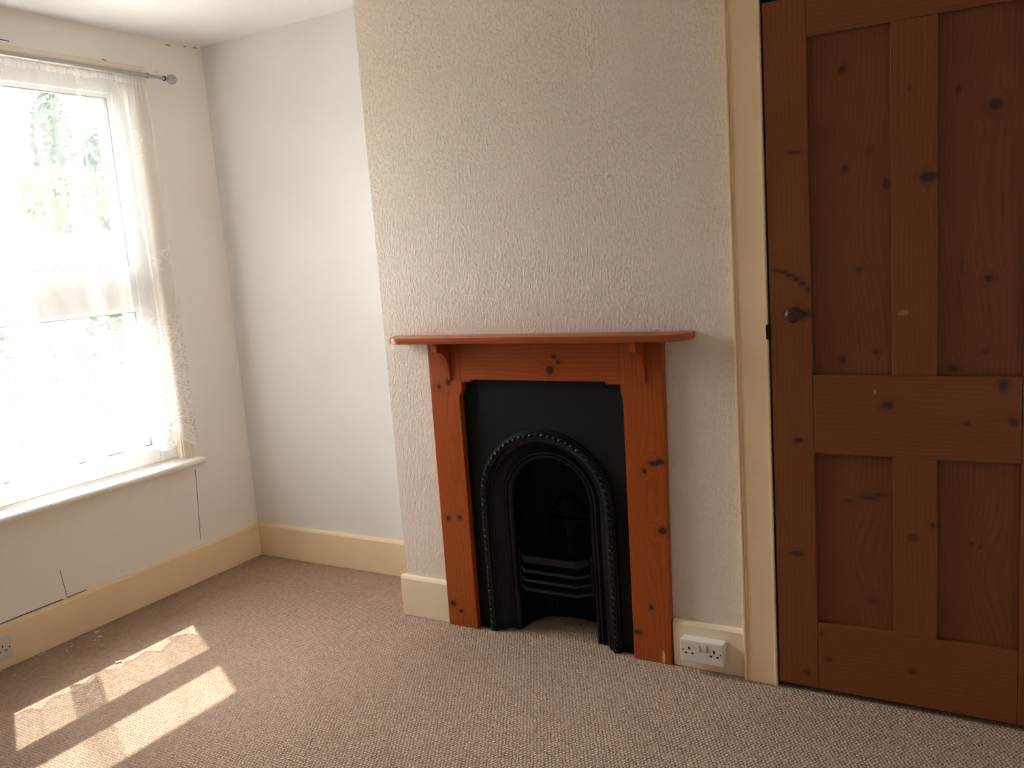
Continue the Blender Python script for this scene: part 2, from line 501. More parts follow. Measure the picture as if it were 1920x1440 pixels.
# ------------------------------------------------------------------ window
win = thing('window_1', 'white framed window with one crossbar behind a lace net curtain', 'window', (-0.07, -0.88, WZ0), None, 'structure')
WFY0, WFY1, WFZ0, WFZ1 = -1.42, -0.386, 0.588, 2.25
GY0, GY1 = -1.262, -0.474
GZ = ((0.652, 1.272), (1.438, 2.166))
fx0, fx1 = -0.105, -0.036
bm = NEW()
bx(bm, fx0, fx1, GY1, WFY1, WFZ0, WFZ1, 0.004)
bx(bm, fx0, fx1, WFY0, GY0, WFZ0, WFZ1, 0.004)
bx(bm, fx0, fx1, GY0, GY1, WFZ0, GZ[0][0], 0.004)
bx(bm, fx0, fx1, GY0, GY1, GZ[1][1], WFZ1, 0.004)
obj('outer_frame', bm, M_UPVC, win)
bm = NEW(); bx(bm, -0.098, -0.044, GY0, GY1, GZ[0][1], GZ[1][0], 0.004)
obj('transom', bm, M_UPVC, win)
for z0, z1 in GZ:
    for nm, ww, xa, xb_, mt in (('gasket', 0.0035, -0.072, -0.052, M_GASKET), ('glazing_bead', 0.016, -0.0655, -0.050, M_UPVC)):
        bm = NEW()
        o_ = 0.0 if nm == 'glazing_bead' else 0.016
        ya, yb_, za, zb = GY0 + o_, GY1 - o_, z0 + o_, z1 - o_
        bx(bm, xa, xb_, ya, ya + ww, za, zb); bx(bm, xa, xb_, yb_ - ww, yb_, za, zb)
        bx(bm, xa, xb_, ya + ww, yb_ - ww, za, za + ww); bx(bm, xa, xb_, ya + ww, yb_ - ww, zb - ww, zb)
        obj(nm, bm, mt, win)
    bm = NEW(); bx(bm, -0.070, -0.066, GY0 + 0.004, GY1 - 0.004, z0 + 0.004, z1 - 0.004)
    obj('glass_pane', bm, M_GLASS, win)
# timber lining and thin casing bead around the opening
bm = NEW()
bx(bm, -0.12, 0.0, WFY1, WY1 - 0.0005, WZ0 + 0.004, WZ1 - 0.0005)
bx(bm, -0.12, 0.0, WFY0 - 0.04, WFY1, WFZ1, WZ1 - 0.0005)
bx(bm, -0.12, 0.0, WY0 + 0.0005, WFY0, WZ0 + 0.004, WFZ1)
bx(bm, 0.0, 0.007, WFY1 + 0.006, -0.352, WZ0, 2.262, 0.002)
bx(bm, 0.0, 0.011, -0.352, -0.330, WZ0, 2.286, 0.004)
bx(bm, 0.0, 0.007, WY0 - 0.02, -0.352, 2.255, 2.268, 0.002)
bx(bm, 0.0, 0.011, WY0 - 0.04, -0.352, 2.268, 2.286, 0.004)
struct('trim_1', bm, M_LINING, 'narrow cream wooden lining and bead round the window', 'window trim')
bm = NEW()
prof = [(-0.04, 0.0), (0.052, 0.0), (0.059, 0.004), (0.063, 0.011), (0.063, 0.019), (0.059, 0.026), (0.050, 0.030), (-0.04, 0.032)]
prism(bm, [(p[0], 0.546 + p[1]) for p in prof], 'y', -1.62, -0.312, 0.004, 2)
bx(bm, -0.12, -0.036, WFY0, WFY1, 0.56, 0.587)
struct('trim_2', bm, M_SILL, 'white round nosed window sill board under the window', 'window sill')

# ------------------------------------------------------------------ cupboard casing and door
bm = NEW()
bx(bm, 2.5235, 2.615, -0.358, YB + 0.001, 0.001, 2.16, 0.0015)
bx(bm, 2.519, 2.5285, -0.362, YB + 0.001, 0.001, 2.16, 0.003)
bx(bm, 2.531, 2.5335, -0.3605, -0.35, 0.001, 2.16, 0.001)
bx(bm, 2.6135, 2.6225, -0.3625, YB + 0.001, 0.001, 2.05, 0.003)
bx(bm, 3.392, 3.49, -0.358, YB + 0.001, 0.001, 2.16, 0.0015)
bx(bm, 2.615, 3.392, -0.358, YB + 0.001, 2.046, 2.16, 0.0015)
trim3 = struct('trim_3', bm, M_CREAM, 'cream painted door casing between chimney breast and pine cupboard door', 'door casing')
bm = NEW(); bx(bm, 2.6165, 2.6280, -0.3638, -0.350, 1.092, 1.135, 0.001)
obj('latch_keep', bm, M_GAP, trim3)
bm = NEW(); bx(bm, 2.6225, 2.6285, -0.346, -0.30, 0.001, 2.046); bx(bm, 2.6285, 3.39, -0.346, -0.30, 2.033, 2.046)
struct('trim_4', bm, M_GAP, 'dark rebate gap around the pine cupboard door', 'door rebate')

DL, DD = (0.205, 0.062, 0.016), (0.105, 0.027, 0.007)
PL, PD = (0.180, 0.054, 0.014), (0.095, 0.024, 0.006)
KD = (0.028, 0.012, 0.007)
door = thing('door_1', 'dark stained four panel pine cupboard door with round wooden knob', 'door', (3.0, -0.34, 0.0195), None, 'structure')
X0, XP, XM0, XM1, XP2, X1 = 2.629, 2.7465, 2.957, 3.0714, 3.2697, 3.386
Z0, R0, R1, R2, R3, ZT = 0.0195, 0.2321, 0.7556, 0.9872, 1.9194, 2.029
DB = DY + 0.034
def member(name, x0, x1, z0, z1, mt, y0=DY, bev=0.0022):
    bm = NEW(); bx(bm, x0, x1, y0, DB, z0, z1, bev)
    return obj(name, bm, mt, door)
g = 0.0007
W = lambda n_, ax, kn, fl=(), mk=(), panel=False, band=0.013: wood(n_, PL if panel else DL, PD if panel else DD, ax, [(*k_[:4], k_[4] * 0.8) for k_ in kn], 0.45, 0.3, band, 0.62, KD, fl, mk)
member('stile', X0, XP - g, Z0, ZT, W('door_stile_pine', 'z', [(2.705, 1.617, 0.020, 0.005, 0.75), (2.650, 1.292, 0.014, 0.0035, 0.8), (2.670, 1.286, 0.014, 0.0045, 0.8), (2.689, 1.276, 0.013, 0.006, 0.8), (2.706, 1.265, 0.012, 0.0075, 0.8), (2.722, 1.251, 0.011, 0.009, 0.8), (2.736, 1.233, 0.008, 0.012, 0.7), (2.716, 1.163, 0.028, 0.011, 0.75), (2.704, 0.792, 0.016, 0.008, 0.85), (2.690, 0.442, 0.020, 0.009, 0.75), (2.713, 0.064, 0.012, 0.008, 0.6)]))  # broad dark oval beside the knob paints its shank and shadow onto the stile
member('stile', XP2 + g, X1, Z0, ZT, W('door_hinge_stile_pine', 'z', [(3.32, 0.9, 0.012, 0.012, 0.6)]))
member('top_rail', XP, XP2, R3, ZT, W('door_top_rail_pine', 'x', [(3.24, 1.99, 0.012, 0.008, 0.5)]))
member('lock_rail', XP, XP2, R1, R2, W('door_lock_rail_pine', 'x', [(2.946, 0.905, 0.017, 0.013, 0.75), (3.227, 0.966, 0.012, 0.017, 0.85), (3.141, 0.86, 0.009, 0.009, 0.6), (3.250, 0.868, 0.013, 0.013, 0.7)], (), [(2.913, 0.941, 0.0025, 0.009, (0.45, 0.26, 0.14), 0.7), (2.79, 0.775, 0.03, 0.01, (0.14, 0.06, 0.02), 0.3)]))
member('bottom_rail', XP, XP2, Z0, R0, W('door_bottom_rail_pine', 'x', [(2.777, 0.118, 0.010, 0.007, 0.6), (3.008, 0.125, 0.012, 0.010, 0.6), (2.756, 0.196, 0.009, 0.007, 0.6)]))
member('muntin', XM0 + g, XM1 - g, R2, R3, W('door_upper_muntin_pine', 'z', [(3.048, 1.516, 0.024, 0.014, 0.85), (3.004, 1.745, 0.004, 0.004, 0.6)], (), [(2.987, 1.161, 0.015, 0.009, (0.30, 0.17, 0.10), 0.8)]))
member('muntin', XM0 + g, XM1 - g, R0, R1, W('door_lower_muntin_pine', 'z', [(3.060, 0.568, 0.008, 0.008, 0.9)], (), [(3.010, 0.527, 0.019, 0.016, (0.075, 0.026, 0.010), 0.75)]))
PY = DY + 0.015
member('panel', XP - 0.004, XM0 + 0.004, R2 - 0.004, R3 + 0.004, W('door_panel_pine_a', 'z', [(2.834, 1.822, 0.010, 0.012, 0.85), (2.839, 1.56, 0.009, 0.011, 0.8), (2.903, 1.603, 0.006, 0.007, 0.5), (2.944, 1.508, 0.009, 0.018, 0.7), (2.874, 1.281, 0.011, 0.010, 0.7), (2.828, 1.03, 0.010, 0.013, 0.75), (2.914, 1.052, 0.010, 0.008, 0.75)], [(2.87, 1.42, 0.09, 0.34)], (), True), PY, 0)
member('panel', XM1 - 0.004, XP2 + 0.004, R2 - 0.004, R3 + 0.004, W('door_panel_pine_b', 'z', [(3.116, 1.727, 0.008, 0.008, 0.7), (3.202, 1.679, 0.018, 0.014, 0.85), (3.189, 1.244, 0.011, 0.010, 0.85), (3.126, 1.272, 0.004, 0.020, 0.5), (3.108, 1.006, 0.016, 0.012, 0.75), (3.184, 1.051, 0.011, 0.008, 0.5)], [(3.16, 1.45, 0.08, 0.4)], (), True), PY, 0)
member('panel', XP - 0.004, XM0 + 0.004, R0 - 0.004, R1 + 0.004, W('door_panel_pine_c', 'z', [(2.837, 0.614, 0.014, 0.007, 0.55), (2.892, 0.629, 0.026, 0.006, 0.7), (2.924, 0.640, 0.026, 0.006, 0.7), (2.905, 0.315, 0.018, 0.009, 0.5)], [(2.85, 0.45, 0.09, 0.2)], (), True), PY, 0)
member('panel', XM1 - 0.004, XP2 + 0.004, R0 - 0.004, R1 + 0.004, W('door_panel_pine_d', 'z', [(3.154, 0.52, 0.008, 0.006, 0.65), (3.176, 0.514, 0.006, 0.006, 0.5)], [(3.17, 0.42, 0.08, 0.2)], (), True), PY, 0)
M_KNOB = wood('knob_dark_wood', (0.085, 0.026, 0.012), (0.045, 0.012, 0.006), 'x', (), 0.32, 0.22, 0.01, 0.6)
bm = NEW()
lathe(bm, [(0, 0.017), (0.004, 0.017), (0.007, 0.012), (0.020, 0.010), (0.026, 0.013), (0.031, 0.019), (0.038, 0.0222), (0.045, 0.0225), (0.052, 0.0195), (0.057, 0.0125), (0.0585, 0.004)], (2.7035, DY, 1.166), (0, -1, 0))
obj('knob', bm, M_KNOB, door, True)

# ------------------------------------------------------------------ pine fire surround
SL, SDK = (0.39, 0.080, 0.012), (0.195, 0.031, 0.004)
SK = (0.055, 0.018, 0.008)
WS = lambda n_, ax, kn, fl=(), mk=(), band=0.015, ro=0.36, sp=0.28: wood(n_, SL, SDK, ax, kn, ro, sp, band, 0.72, SK, fl, mk)
sur = thing('fireplace_surround', 'orange varnished pine fireplace surround with mantel shelf and two corbels', 'fireplace surround', ((FX0 + FX1) / 2, YB, 0))
LIX, RIX = 1.507, 2.147
bm = NEW()
prism(bm, [(FX0, 0.001), (1.5035, 0.001), (LIX, 0.895), (LIX + 0.0135, 0.916), (LIX + 0.0135, 0.9478), (LIX + 0.0135, 1.0955), (FX0 + 0.006, 1.0955)], 'y', SY, YB + 0.001, 0.0022)
obj('leg', bm, WS('surround_left_leg_pine', 'z', [(1.420, 0.929, 0.0095, 0.011, 0.9), (1.464, 0.945, 0.011, 0.011, 0.9), (1.413, 0.427, 0.010, 0.011, 0.85), (1.465, 0.434, 0.010, 0.011, 0.85), (1.401, 0.088, 0.015, 0.013, 0.85), (1.436, 0.062, 0.012, 0.008, 0.85)], [(1.438, 0.64, 0.045, 0.30)]), sur)
bm = NEW()
prism(bm, [(2.1385, 0.001), (2.272, 0.001), (2.290, 1.0955), (2.1415, 1.0955), (2.1405, 0.918), (2.147, 0.897)], 'y', SY, YB + 0.001, 0.0022)
obj('leg', bm, WS('surround_right_leg_pine', 'z', [(2.209, 0.664, 0.008, 0.010, 0.9), (2.243, 0.691, 0.022, 0.009, 0.8), (2.264, 0.698, 0.018, 0.010, 0.85), (2.262, 0.466, 0.017, 0.013, 0.8), (2.211, 0.195, 0.008, 0.009, 0.85), (2.156, 0.098, 0.016, 0.010, 0.8)], [(2.20, 0.50, 0.05, 0.34)], [(2.2455, 0.022, 0.0065, 0.026, (0.62, 0.40, 0.22), 0.95)]), sur)
bm = NEW()
prism(bm, [(LIX + 0.0145, 0.9478), (1.556, 0.9478), (1.562, 0.957), (2.085, 0.957), (2.091, 0.9478), (2.1405, 0.9478), (2.1405, 1.0955), (LIX + 0.0145, 1.0955)], 'y', SY, YB + 0.001, 0.0018)
obj('beam', bm, WS('surround_beam_pine', 'x', [(1.903, 1.041, 0.010, 0.008, 0.85), (1.918, 1.021, 0.008, 0.008, 0.85), (1.885, 0.994, 0.017, 0.016, 0.85)], (), [(1.813, 1.070, 0.003, 0.003, (0.03, 0.01, 0.006), 0.9)], 0.013), sur)
# shelf with rounded front corners
SX0, SX1, SF, SZ0, SZ1 = 1.237, 2.389, -0.437, 1.0955, 1.1175
pts = [(SX0, YB + 0.001)]
rc = 0.078
for k in range(13):
    a = PI + (PI / 2) * k / 12
    pts.append((SX0 + rc + rc * math.cos(a), SF + rc + rc * math.sin(a)))
for k in range(13):
    a = 1.5 * PI + (PI / 2) * k / 12
    pts.append((SX1 - rc + rc * math.cos(a), SF + rc + rc * math.sin(a)))
pts.append((SX1, YB + 0.001))
bm = NEW(); prism(bm, pts, 'z', SZ0, SZ1, 0.0035)
obj('mantel_shelf', bm, WS('mantel_shelf_pine', 'x', [(1.29, 1.105, 0.03, 0.004, 0.35), (1.33, 1.103, 0.02, 0.003, 0.35)], (), (), 0.012, 0.28, 0.5), sur, True)
for cx_, nm in ((1.4665, 'left'), (2.218, 'right')):
    tw = 0.0115
    prof = [(SY, 0.9535), (SY - 0.004, 0.9535), (SY - 0.0075, 0.962)]
    for k in range(1, 11):
        a = (PI / 2) * k / 10
        prof.append((SY - 0.0075 - 0.060 * (1 - math.cos(a)), 0.970 + 0.092 * math.sin(a)))
    prof += [(SY - 0.073, 1.062), (SY - 0.076, 1.066), (SY - 0.076, SZ0 - 0.0003), (SY, SZ0 - 0.0003)]
    bm = NEW(); prism(bm, prof, 'x', cx_ - tw, cx_ + tw, 0.0012)
    obj('corbel', bm, WS('corbel_pine_' + nm, 'z', ()), sur)

# ------------------------------------------------------------------ cast iron fireplace
fire = thing('cast_iron_fireplace', 'black arched cast iron fireplace insert with small basket grate', 'fireplace', (CX, YB, 0))
bm = NEW()
poly = [(1.497, 0.002), (1.497, 0.968), (2.152, 0.968), (2.152, 0.002), (CX + 0.258, 0.002)]
for k in range(41):
    a = PI * k / 40
    poly.append((CX + 0.258 * math.cos(a), CZ + 0.258 * math.sin(a)))
poly.append((CX - 0.258, 0.002))
prism(bm, poly, 'y', -0.3235, -0.316)
obj('back_plate', bm, M_PLATE, fire)

def arch_sweep(bm, prof, nz=10, na=48, z0=0.002, cx=CX, cz=CZ):
    path = [('l', z0 + (cz - z0) * i / nz) for i in range(nz)] + [('a', PI - PI * i / na) for i in range(na + 1)] + [('r', cz - (cz - z0) * (i + 1) / nz) for i in range(nz)]
    rows = []
    for kind, t in path:
        row = []
        for r, y in prof:
            if kind == 'l': p = (cx - r, y, t)
            elif kind == 'r': p = (cx + r, y, t)
            else: p = (cx + r * math.cos(t), y, cz + r * math.sin(t))
            row.append(bm.verts.new(p))
        rows.append(row)
    for A, B in zip(rows, rows[1:]):
        for i in range(len(prof) - 1):
            bm.faces.new((A[i], A[i + 1], B[i + 1], B[i]))
    return bm
bm = NEW()
arch_sweep(bm, [(0.268, -0.318), (0.268, -0.331), (0.2665, -0.335), (0.263, -0.3355), (0.2615, -0.340), (0.259, -0.3435), (0.2555, -0.344), (0.2545, -0.341), (0.2535, -0.341), (0.2475, -0.341), (0.2465, -0.344), (0.243, -0.3445), (0.239, -0.343), (0.236, -0.338), (0.235, -0.334)])
obj('outer_moulding', bm, M_IRON, fire, True)
bm = NEW()
arch_sweep(bm, [(0.235, -0.334), (0.231, -0.3335), (0.229, -0.328), (0.223, -0.3245), (0.219, -0.326), (0.216, -0.322), (0.206, -0.308), (0.198, -0.298), (0.192, -0.293), (0.189, -0.296), (0.186, -0.295)])
obj('splay_panel', bm, M_IRON, fire, True)
bm = NEW()
arch_sweep(bm, [(0.186, -0.295), (0.184, -0.299), (0.180, -0.301), (0.176, -0.299), (0.174, -0.294), (0.171, -0.293), (0.168, -0.297), (0.163, -0.298), (0.158, -0.295), (0.154, -0.286), (0.152, -0.270), (0.150, -0.215)])
obj('inner_ring', bm, M_IRON, fire, True)
# twisted rope bead between the outer fillets
bm = NEW()
rb = 0.2508
Ltot = 2 * CZ + PI * rb
nb = 76
for i in range(nb):
    s_ = (i + 0.5) / nb * Ltot
    if s_ < CZ: p, ta = (CX - rb, s_), PI / 2
    elif s_ < CZ + PI * rb:
        a = PI - (s_ - CZ) / rb
        p, ta = (CX + rb * math.cos(a), CZ + rb * math.sin(a)), a - PI / 2
    else: p, ta = (CX + rb, CZ - (s_ - CZ - PI * rb)), -PI / 2
    rot = Matrix.Rotation(-(ta + 0.62), 3, 'Y')
    ball(bm, Vector((p[0], -0.3432, p[1])), 0.0050, (1.75, 1.0, 0.95), 2, rot)
obj('rope_bead', bm, M_BEAD, fire, True)
# inner ring beads at the crown
bm = NEW()
for i in range(40):
    a = PI * (0.08 + 0.84 * (i + 0.5) / 40)
    ball(bm, Vector((CX + 0.1725 * math.cos(a), -0.2955, CZ + 0.1725 * math.sin(a))), 0.0032, (1.2, 0.8, 1), 1)
obj('crown_bead', bm, M_IRON, fire, True)
# firebox: tapering cheeks, ribbed fireback, hood
bm = NEW()
fb = [(-0.151, -0.232), (-0.147, -0.21), (-0.118, -0.155)]
for k in range(1, 24):
    t = k / 24
    xx = -0.118 + 0.236 * t
    rib = 0.004 if (k % 2 == 0) else 0.0
    fb.append((xx, -0.150 + 0.022 * math.sin(PI * t) + rib))
fb += [(0.118, -0.155), (0.147, -0.21), (0.151, -0.232)]
levels = [(0.0, 1.0, 0.0), (0.33, 1.0, 0.0), (0.40, 1.0, -0.002), (0.52, 0.97, -0.018), (0.60, 0.80, -0.04), (0.655, 0.45, -0.06), (0.668, 0.02, -0.075)]
rows = [[bm.verts.new((CX + p[0] * sc, p[1] + dy if abs(p[0]) < 0.13 else p[1], zz)) for p in fb] for zz, sc, dy in levels]
for A, B in zip(rows, rows[1:]):
    for i in range(len(fb) - 1):
        bm.faces.new((A[i], A[i + 1], B[i + 1], B[i]))
obj('firebox', bm, M_SOOT, fire, True)
bm = NEW()      # raised shell shaped fireback crest
for k in range(9):
    a = PI * (0.12 + 0.76 * k / 8)
    tube(bm, [(CX + 0.015 * math.cos(a), -0.142, 0.40 + 0.012 * math.sin(a)), (CX + 0.075 * math.cos(a), -0.150, 0.40 + 0.085 * math.sin(a))], [0.004, 0.009], 8)
bx(bm, CX - 0.095, CX + 0.095, -0.150, -0.132, 0.385, 0.400, 0.003)
obj('fireback_crest', bm, M_SOOT, fire, True)
# basket front: half hexagon of rails
AX, AY, BXh, BY = 0.150, -0.282, 0.100, -0.328
def hexpath(z, out=0.0, nose=0.0):
    return [(CX - AX, AY, z), (CX - BXh - out, BY - out, z), (CX + BXh + out, BY - out, z), (CX + AX, AY, z)]
def rail(bm, z0, z1, th, out=0.0):
    P_ = hexpath(0, out)
    inner = [(CX - AX + 0.002, AY + th, 0), (CX - BXh - out + th * 0.4, BY - out + th, 0), (CX + BXh + out - th * 0.4, BY - out + th, 0), (CX + AX - 0.002, AY + th, 0)]
    poly_ = [(p[0], p[1]) for p in P_] + [(p[0], p[1]) for p in reversed(inner)]
    prism(bm, poly_, 'z', z0, z1, 0.0015)
bm = NEW()
rail(bm, 0.3005, 0.3075, 0.012, 0.003); rail(bm, 0.2885, 0.3005, 0.009, 0.0); rail(bm, 0.2835, 0.2895, 0.011, 0.002)
obj('top_rail', bm, M_IRON, fire)
for zc in (0.250, 0.215, 0.181):
    bm = NEW()
    tube(bm, hexpath(zc), 0.0062, 8)
    obj('grate_bar', bm, M_IRON, fire)
for sx in (-1, 1):
    bm = NEW()
    tube(bm, [(CX + sx * (AX - 0.003), AY - 0.002, 0.320), (CX + sx * (AX - 0.003), AY - 0.003, 0.17)], [0.0045, 0.006], 8)
    obj('basket_upright', bm, M_IRON, fire)
bm = NEW()
for k in range(11):
    xx = CX - 0.105 + 0.021 * k
    tube(bm, [(xx, BY + 0.010, 0.183), (xx + 0.012, -0.165, 0.190)], 0.0045, 6)
tube(bm, [(CX - 0.125, -0.170, 0.190), (CX + 0.125, -0.170, 0.190)], 0.006, 6)
obj('bottom_grate', bm, M_IRON, fire)

# ------------------------------------------------------------------ sockets
def pin_set(x, z, y, par):
    bm = NEW(); bx(bm, x - 0.0028, x + 0.0028, y - 0.0006, y + 0.002, z + 0.001, z + 0.011)
    obj('pin_hole', bm, M_HOLE, par)
    for s_ in (-1, 1):
        bm = NEW(); bx(bm, x + s_ * 0.011 - 0.0042, x + s_ * 0.011 + 0.0042, y - 0.0006, y + 0.002, z - 0.0132, z - 0.0082)
        obj('pin_hole', bm, M_HOLE, par)
def sock_plate(bm, x0, x1, z0, z1, y0, y1):
    bx(bm, x0, x1, y0, y1, z0, z1, 0.003)
SKX0, SKX1, SKZ0, SKZ1 = 2.316, 2.459, 0.0405, 0.117
BSY = YB - TB
soc = thing('double_socket', 'white double plug socket on a deep box on the skirting right of the fireplace', 'socket', ((SKX0 + SKX1) / 2, BSY, SKZ0))
bm = NEW()
bx(bm, SKX0 + 0.001, SKX1 - 0.001, BSY - 0.030, BSY - 0.0003, SKZ0 + 0.001, SKZ1 - 0.001, 0.003)
obj('back_box', bm, M_SOCKET, soc)
bm = NEW(); FY = BSY - 0.039
bx(bm, SKX0, SKX1, FY, BSY - 0.030, SKZ0, SKZ1, 0.003)
face = obj('face_plate', bm, M_SOCKET, soc)
zc = (SKZ0 + SKZ1) / 2
pin_set(SKX0 + 0.030, zc + 0.004, FY, face); pin_set(SKX1 - 0.030, zc + 0.004, FY, face)
for sx in (SKX0 + 0.009, SKX1 - 0.009):
    bm = NEW()
    lathe(bm, [(0, 0.0026), (0.0009, 0.0024)], (sx, FY + 0.0002, zc + 0.003), (0, -1, 0), 12)
    obj('fixing_screw', bm, M_HOLE, face)
for dx in (-0.012, 0.012):
    bm = NEW()
    xm = (SKX0 + SKX1) / 2 + dx
    bx(bm, xm - 0.0072, xm + 0.0072, FY - 0.0006, FY + 0.002, zc + 0.006, zc + 0.026)
    sw = obj('switch_surround', bm, plain('socket_switch_line', (0.25, 0.21, 0.18), 0.5), face)
    bm = NEW()
    bx(bm, xm - 0.0062, xm + 0.0062, FY - 0.0032, FY + 0.002, zc + 0.007, zc + 0.025, 0.001)
    obj('rocker_switch', bm, M_SOCKET, soc)
# flush socket on the window wall skirting, half out of the picture
SX = TB
so2 = thing('double_socket', 'white flush wall socket on the skirting under the window, cut by the left picture edge', 'socket', (SX, -1.33, 0.04))
bm = NEW(); bx(bm, SX + 0.0003, SX + 0.009, -1.412, -1.2665, 0.0395, 0.1255, 0.003)
obj('face_plate', bm, M_SOCKET, so2)
for yy in (-1.276, -1.402):
    bm = NEW(); lathe(bm, [(0, 0.003), (0.0012, 0.0026)], (SX + 0.0088, yy, 0.0825), (1, 0, 0), 12)
    obj('fixing_screw', bm, M_HOLE, so2)
for yy in (-1.300, -1.378):
    for ya, yb_, za, zb in ((-0.0022, 0.0022, 0.088, 0.0965), (-0.0146, -0.0074, 0.072, 0.076), (0.0074, 0.0146, 0.072, 0.076)):
        bm = NEW(); bx(bm, SX + 0.007, SX + 0.0096, yy + ya, yy + yb_, za, zb)
        obj('pin_hole', bm, M_HOLE, so2)

# ------------------------------------------------------------------ curtain pole
PX, PZ = 0.060, 2.239
pole = thing('curtain_pole', 'thin grey metal curtain pole with ball finial above the window', 'curtain pole', (PX, -0.88, PZ))
bm = NEW(); tube(bm, [(PX, -1.75, PZ + 0.004), (PX, -0.352, PZ)], 0.0088, 16)
obj('rod', bm, M_POLE, pole, True)
bm = NEW(); tube(bm, [(PX, -0.353, PZ), (PX, -0.276, PZ - 0.001)], 0.0068, 16)
obj('inner_rod', bm, M_POLE, pole, True)
bm = NEW()
lathe(bm, [(0, 0.0095), (0.002, 0.0125), (0.009, 0.0128), (0.012, 0.009)], (PX, -0.366, PZ), (0, 1, 0), 20)
tube(bm, [(PX, -0.360, PZ - 0.004), (PX - 0.02, -0.360, PZ + 0.001), (0.0125, -0.360, PZ + 0.012)], 0.005, 8)
obj('bracket', bm, M_POLE, pole, True)
bm = NEW()
lathe(bm, [(0, 0.0068), (0.001, 0.0105), (0.010, 0.0105), (0.012, 0.0085), (0.020, 0.0085), (0.023, 0.012), (0.026, 0.0165), (0.032, 0.0198), (0.040, 0.0208), (0.048, 0.0192), (0.055, 0.0145), (0.0595, 0.007), (0.0605, 0.001)], (PX, -0.2765, PZ - 0.001), (0, 1, 0), 28)
obj('finial', bm, M_POLE, pole, True)
bm = NEW(); lathe(bm, [(0, 0.011), (0.0018, 0.0113), (0.0036, 0.011)], (PX, -0.2785, PZ - 0.001), (0, 1, 0), 20)
obj('finial_collar', bm, M_POLE_DK, pole, True)

# ------------------------------------------------------------------ net curtain on a wire
CWZ, CWX = 2.222, 0.026
wire = thing('curtain_wire', 'white stretch wire on a small hook carrying the net curtain', 'curtain wire', (CWX, -0.88, CWZ))
bm = NEW(); tube(bm, [(CWX, -1.48, CWZ + 0.002), (CWX, -0.366, CWZ)], 0.0024, 8)
obj('cord', bm, M_UPVC, wire, True)
bm = NEW(); tube(bm, [(0.010, -0.362, CWZ), (0.022, -0.362, CWZ + 0.001), (CWX + 0.003, -0.364, CWZ + 0.004), (CWX + 0.002, -0.368, CWZ + 0.001)], 0.0022, 8)
obj('hook', bm, M_POLE_DK, wire, True)

def net_curtain():
    rnd = random.Random(3)
    ph = [rnd.uniform(0, 6.28) for _ in range(6)]
    bm = NEW()
    NU, NV = 420, 64
    uvl = bm.loops.layers.uv.new('cloth')
    bl = bm.verts.layers.float.new('border')
    keys = [(0.0, -1.54, 0.0), (0.405, -0.985, 0.0), (0.425, -0.975, -0.003), (0.445, -0.985, -0.006), (0.495, -1.075, -0.006), (0.51, -1.085, -0.009), (0.525, -1.075, -0.012), (0.62, -0.93, 0.0), (1.0, -0.368, 0.0)]
    def yx(q):
        for (a, ya, xa), (b_, yb_, xb_) in zip(keys, keys[1:]):
            if q <= b_:
                t = (q - a) / (b_ - a)
                return ya + (yb_ - ya) * t, xa + (xb_ - xa) * t
        return keys[-1][1], keys[-1][2]
    grid, info = [], {}
    for i in range(NU + 1):
        q = i / NU
        arc = q * 1.72
        scal = abs(math.sin(PI * arc / 0.172 + 1.571)) ** 0.85
        zb = 0.735 - 0.098 * scal - 0.012 * math.sin(arc * 7 + 1)
        y0, xo = yx(q)
        col = []
        for j in range(NV + 1):
            t = j / NV
            z = zb + (CWZ + 0.010 - zb) * t
            top = min(1.0, max(0.0, (z - 2.06) / 0.14))
            amp = 0.0125 * (1 - 0.8 * top) * (0.8 + 0.2 * (1 - t))
            xx = 0.040 + xo + amp * (math.sin(2 * PI * 13 * q + ph[0] + 0.3 * math.sin(2.2 * t)) + 0.5 * math.sin(2 * PI * 29 * q + ph[1]))
            xx += 0.003 * top * math.sin(2 * PI * 95 * q)
            yy = y0 + 0.009 * math.sin(2 * PI * 13 * q + ph[2]) * (1 - top) + 0.030 * (1 - t) * max(0, q - 0.75) * 4
            v = bm.verts.new((xx, yy, z))
            v[bl] = max(0.0, 1 - (z - zb) / 0.020) + 1.35 * min(1.0, max(0.0, (q - 0.90) / 0.04))
            info[v] = (arc, z)
            col.append(v)
        grid.append(col)
    for i in range(NU):
        for j in range(NV):
            f = bm.faces.new((grid[i][j], grid[i + 1][j], grid[i + 1][j + 1], grid[i][j + 1]))
            for lp in f.loops:
                lp[uvl].uv = info[lp.vert]
    me = bpy.data.meshes.new('net_curtain')
    bm.to_mesh(me); bm.free()
    me.materials.append(M_NET)
    for p in me.polygons: p.use_smooth = True
    o = bpy.data.objects.new('net_curtain', me); C.objects.link(o)
    return tag(o, 'sheer white net curtain with flowered lace and scalloped hem hanging over the window', 'curtain')
net_curtain()

